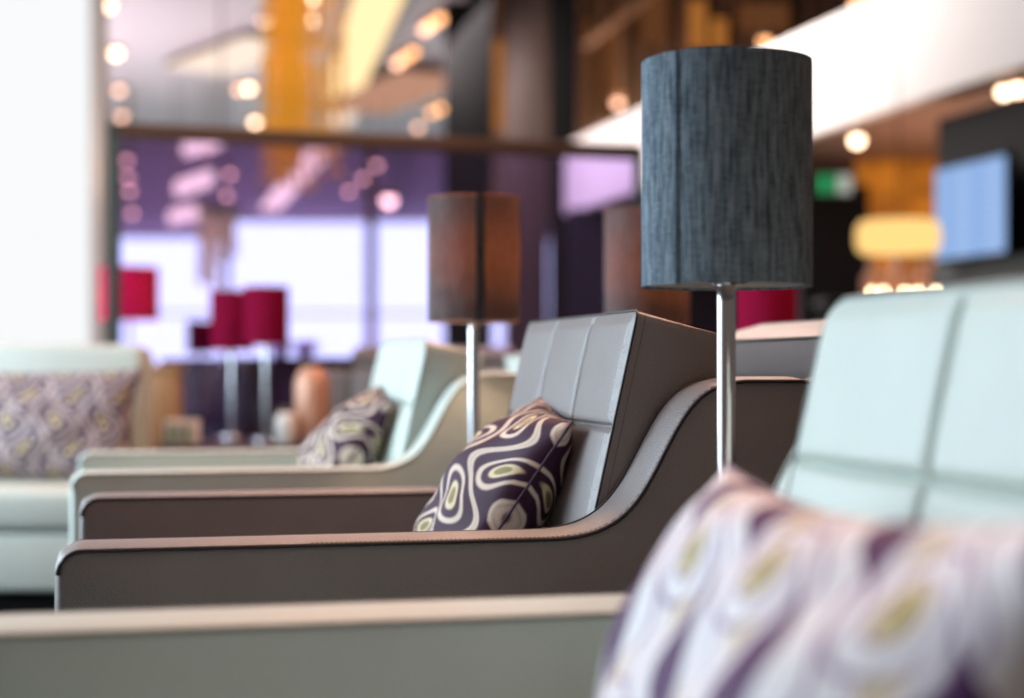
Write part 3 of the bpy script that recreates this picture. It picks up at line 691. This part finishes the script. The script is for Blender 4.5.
# crockery under the largest crimson lamp
for i, (x, lab) in enumerate([(280, 'white cup just under the right rim of the largest crimson lamp'), (305, 'white cup furthest right beneath the crimson lamp')]):
    t = empty('cup', (*P(x, 7.9), .86)); bm = bmesh.new(); lathe(bm, [(.03, 0), (.05, .05), (.056, .085), (.052, .085), (.046, .05), (.027, .006)], 24); from_bm('bowl', bm, M['cupwhite'], t, True)
    bm = bmesh.new(); tube(bm, [(.05, 0, .07), (.08, 0, .06), (.075, 0, .035), (.046, 0, .03)], .005, 6); from_bm('handle', bm, M['cupwhite'], t); tag(t, lab, 'cup', 'white cups')
t = empty('shelf_unit', (*P(300, 7.9), 0)); box('top', -.28, .28, -.12, .12, .83, .86, M['darkwood'], t, .004); box('side', -.28, -.25, -.11, .11, 0, .83, M['darkwood'], t); box('side', .25, .28, -.11, .11, 0, .83, M['darkwood'], t); box('back', -.25, .25, .09, .11, .02, .83, M['bronze'], t); box('shelf', -.25, .25, -.11, .09, .4, .43, M['darkwood'], t)
tag(t, 'dark shelf unit carrying white cups beneath the windows', 'shelf')

# ------------------------------------------------------------------ bar at the right
q = P(898, 12.4)
t = empty('bar_counter', (q[0], 12.4, 0)); box('worktop', -.62, .5, -.25, .25, 1.28, 1.33, M['darkwood'], t, .01); box('front_panel', -.58, .46, -.2, .22, 0, 1.28, M['black'], t)
tag(t, 'high dark bar counter behind the mint armchair top', 'bar counter')
for i, x in enumerate((872, 897, 925)):
    t = empty('bottle', (*P(x, 12.45), 1.33)); h = (.30, .34, .31)[i]; r = (.075, .105, .08)[i]; bm = bmesh.new()
    lathe(bm, [(r*.9, 0), (r, .02), (r, h*.6), (r*.35, h*.78), (r*.33, h)], 24); from_bm('body', bm, M['bottle'], t, True); cyl('cap', r*.36, h, h+.03, M['rail'], t)
    tag(t, ['left bottle on the bar under the glowing pendant', 'middle, widest bottle on the bar under the pendant', 'right bottle on the bar under the pendant'][i], 'bottle', 'bottles on the bar')
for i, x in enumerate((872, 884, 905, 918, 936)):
    t = empty('glint_point', (*P(x, 12.2), 1.33)); bm = bmesh.new(); lathe(bm, [(.02, 0), (.028, .03), (.026, .03), (.018, .004)], 16); from_bm('holder', bm, M['cupwhite'], t, True)  # candle shapes stand in for warm glints along the mint chair's top edge
    bm = bmesh.new(); lathe(bm, [(.004, .012), (.016, .03), (.012, .05), (.002, .075)], 10); from_bm('glint_body', bm, M['glint'], t, True)
    tag(t, ['leftmost', 'second', 'middle', 'fourth', 'rightmost'][i]+' small warm point glinting on the bar from the left', 'glint', 'glinting points along the bar')
q = P(898, 12.0); zc = CZ+(HY-237)/FPX*12; t = empty('pendant_lamp', (q[0], 12.0, zc)); bm = bmesh.new()
lathe(bm, [(.20, -.115), (.27, -.12), (.305, -.08), (.312, 0), (.305, .08), (.27, .12), (.2, .115)], 48); from_bm('drum_shade', bm, M['drum'], t, True)
bm = bmesh.new(); tube(bm, [(0, 0, .11), (0, 0, 9.0-zc)], .005, 6); from_bm('cable', bm, M['black'], t)
tag(t, 'glowing amber drum pendant over the bar', 'pendant lamp')
# screen on the right wall
def screen():
    c = rowline(3.84, 12, 0.02); d = rowline(3.84, 12, 1.02); L = math.hypot(d[0]-c[0], d[1]-c[1]); ang = math.atan2(d[1]-c[1], d[0]-c[0])
    t = empty('wall_screen', (c[0]-.09, c[1], 1.68), ang)
    box('bezel', -.06, L+.02, 0.0, .06, -.03, .75, M['black'], t, .004)
    m = emis('blue_screen', (140, 178, 232), 1.0); nt = m.node_tree; g = G(nt); tc = nt.nodes.new('ShaderNodeTexCoord'); sp = nt.nodes.new('ShaderNodeSeparateXYZ'); nt.links.new(tc.outputs['Object'], sp.inputs[0])
    rows = g.step(g.m('FRACT', g.m('MULTIPLY', sp.outputs[2], 18)), .35, .03); cols = g.step(g.m('FRACT', g.m('MULTIPLY', sp.outputs[0], 2.3)), .66, .02)
    c_ = g.mix(g.m('MULTIPLY', rows, cols), (142, 178, 230), (180, 204, 242)); nt.links.new(c_, [n for n in nt.nodes if n.type == 'EMISSION'][0].inputs[0])
    box('display', -.03, L, .06, .064, 0, .72, m, t)
    return tag(t, 'blue flight information screen mounted on the dark right wall', 'screen')
screen()
t = empty('exit_sign', (*P(833, 16.7), CZ+(HY-184)/FPX*16.7)); box('housing', -.2, .2, 0, .05, -.11, .11, M['rail'], t, .005); box('green_panel', -.19, .04, -.004, 0, -.095, .095, M['exitgreen'], t); box('white_panel', .05, .19, -.004, 0, -.095, .095, M['exitwhite'], t)
tag(t, 'green and white exit sign right of the nearest lampshade', 'sign')
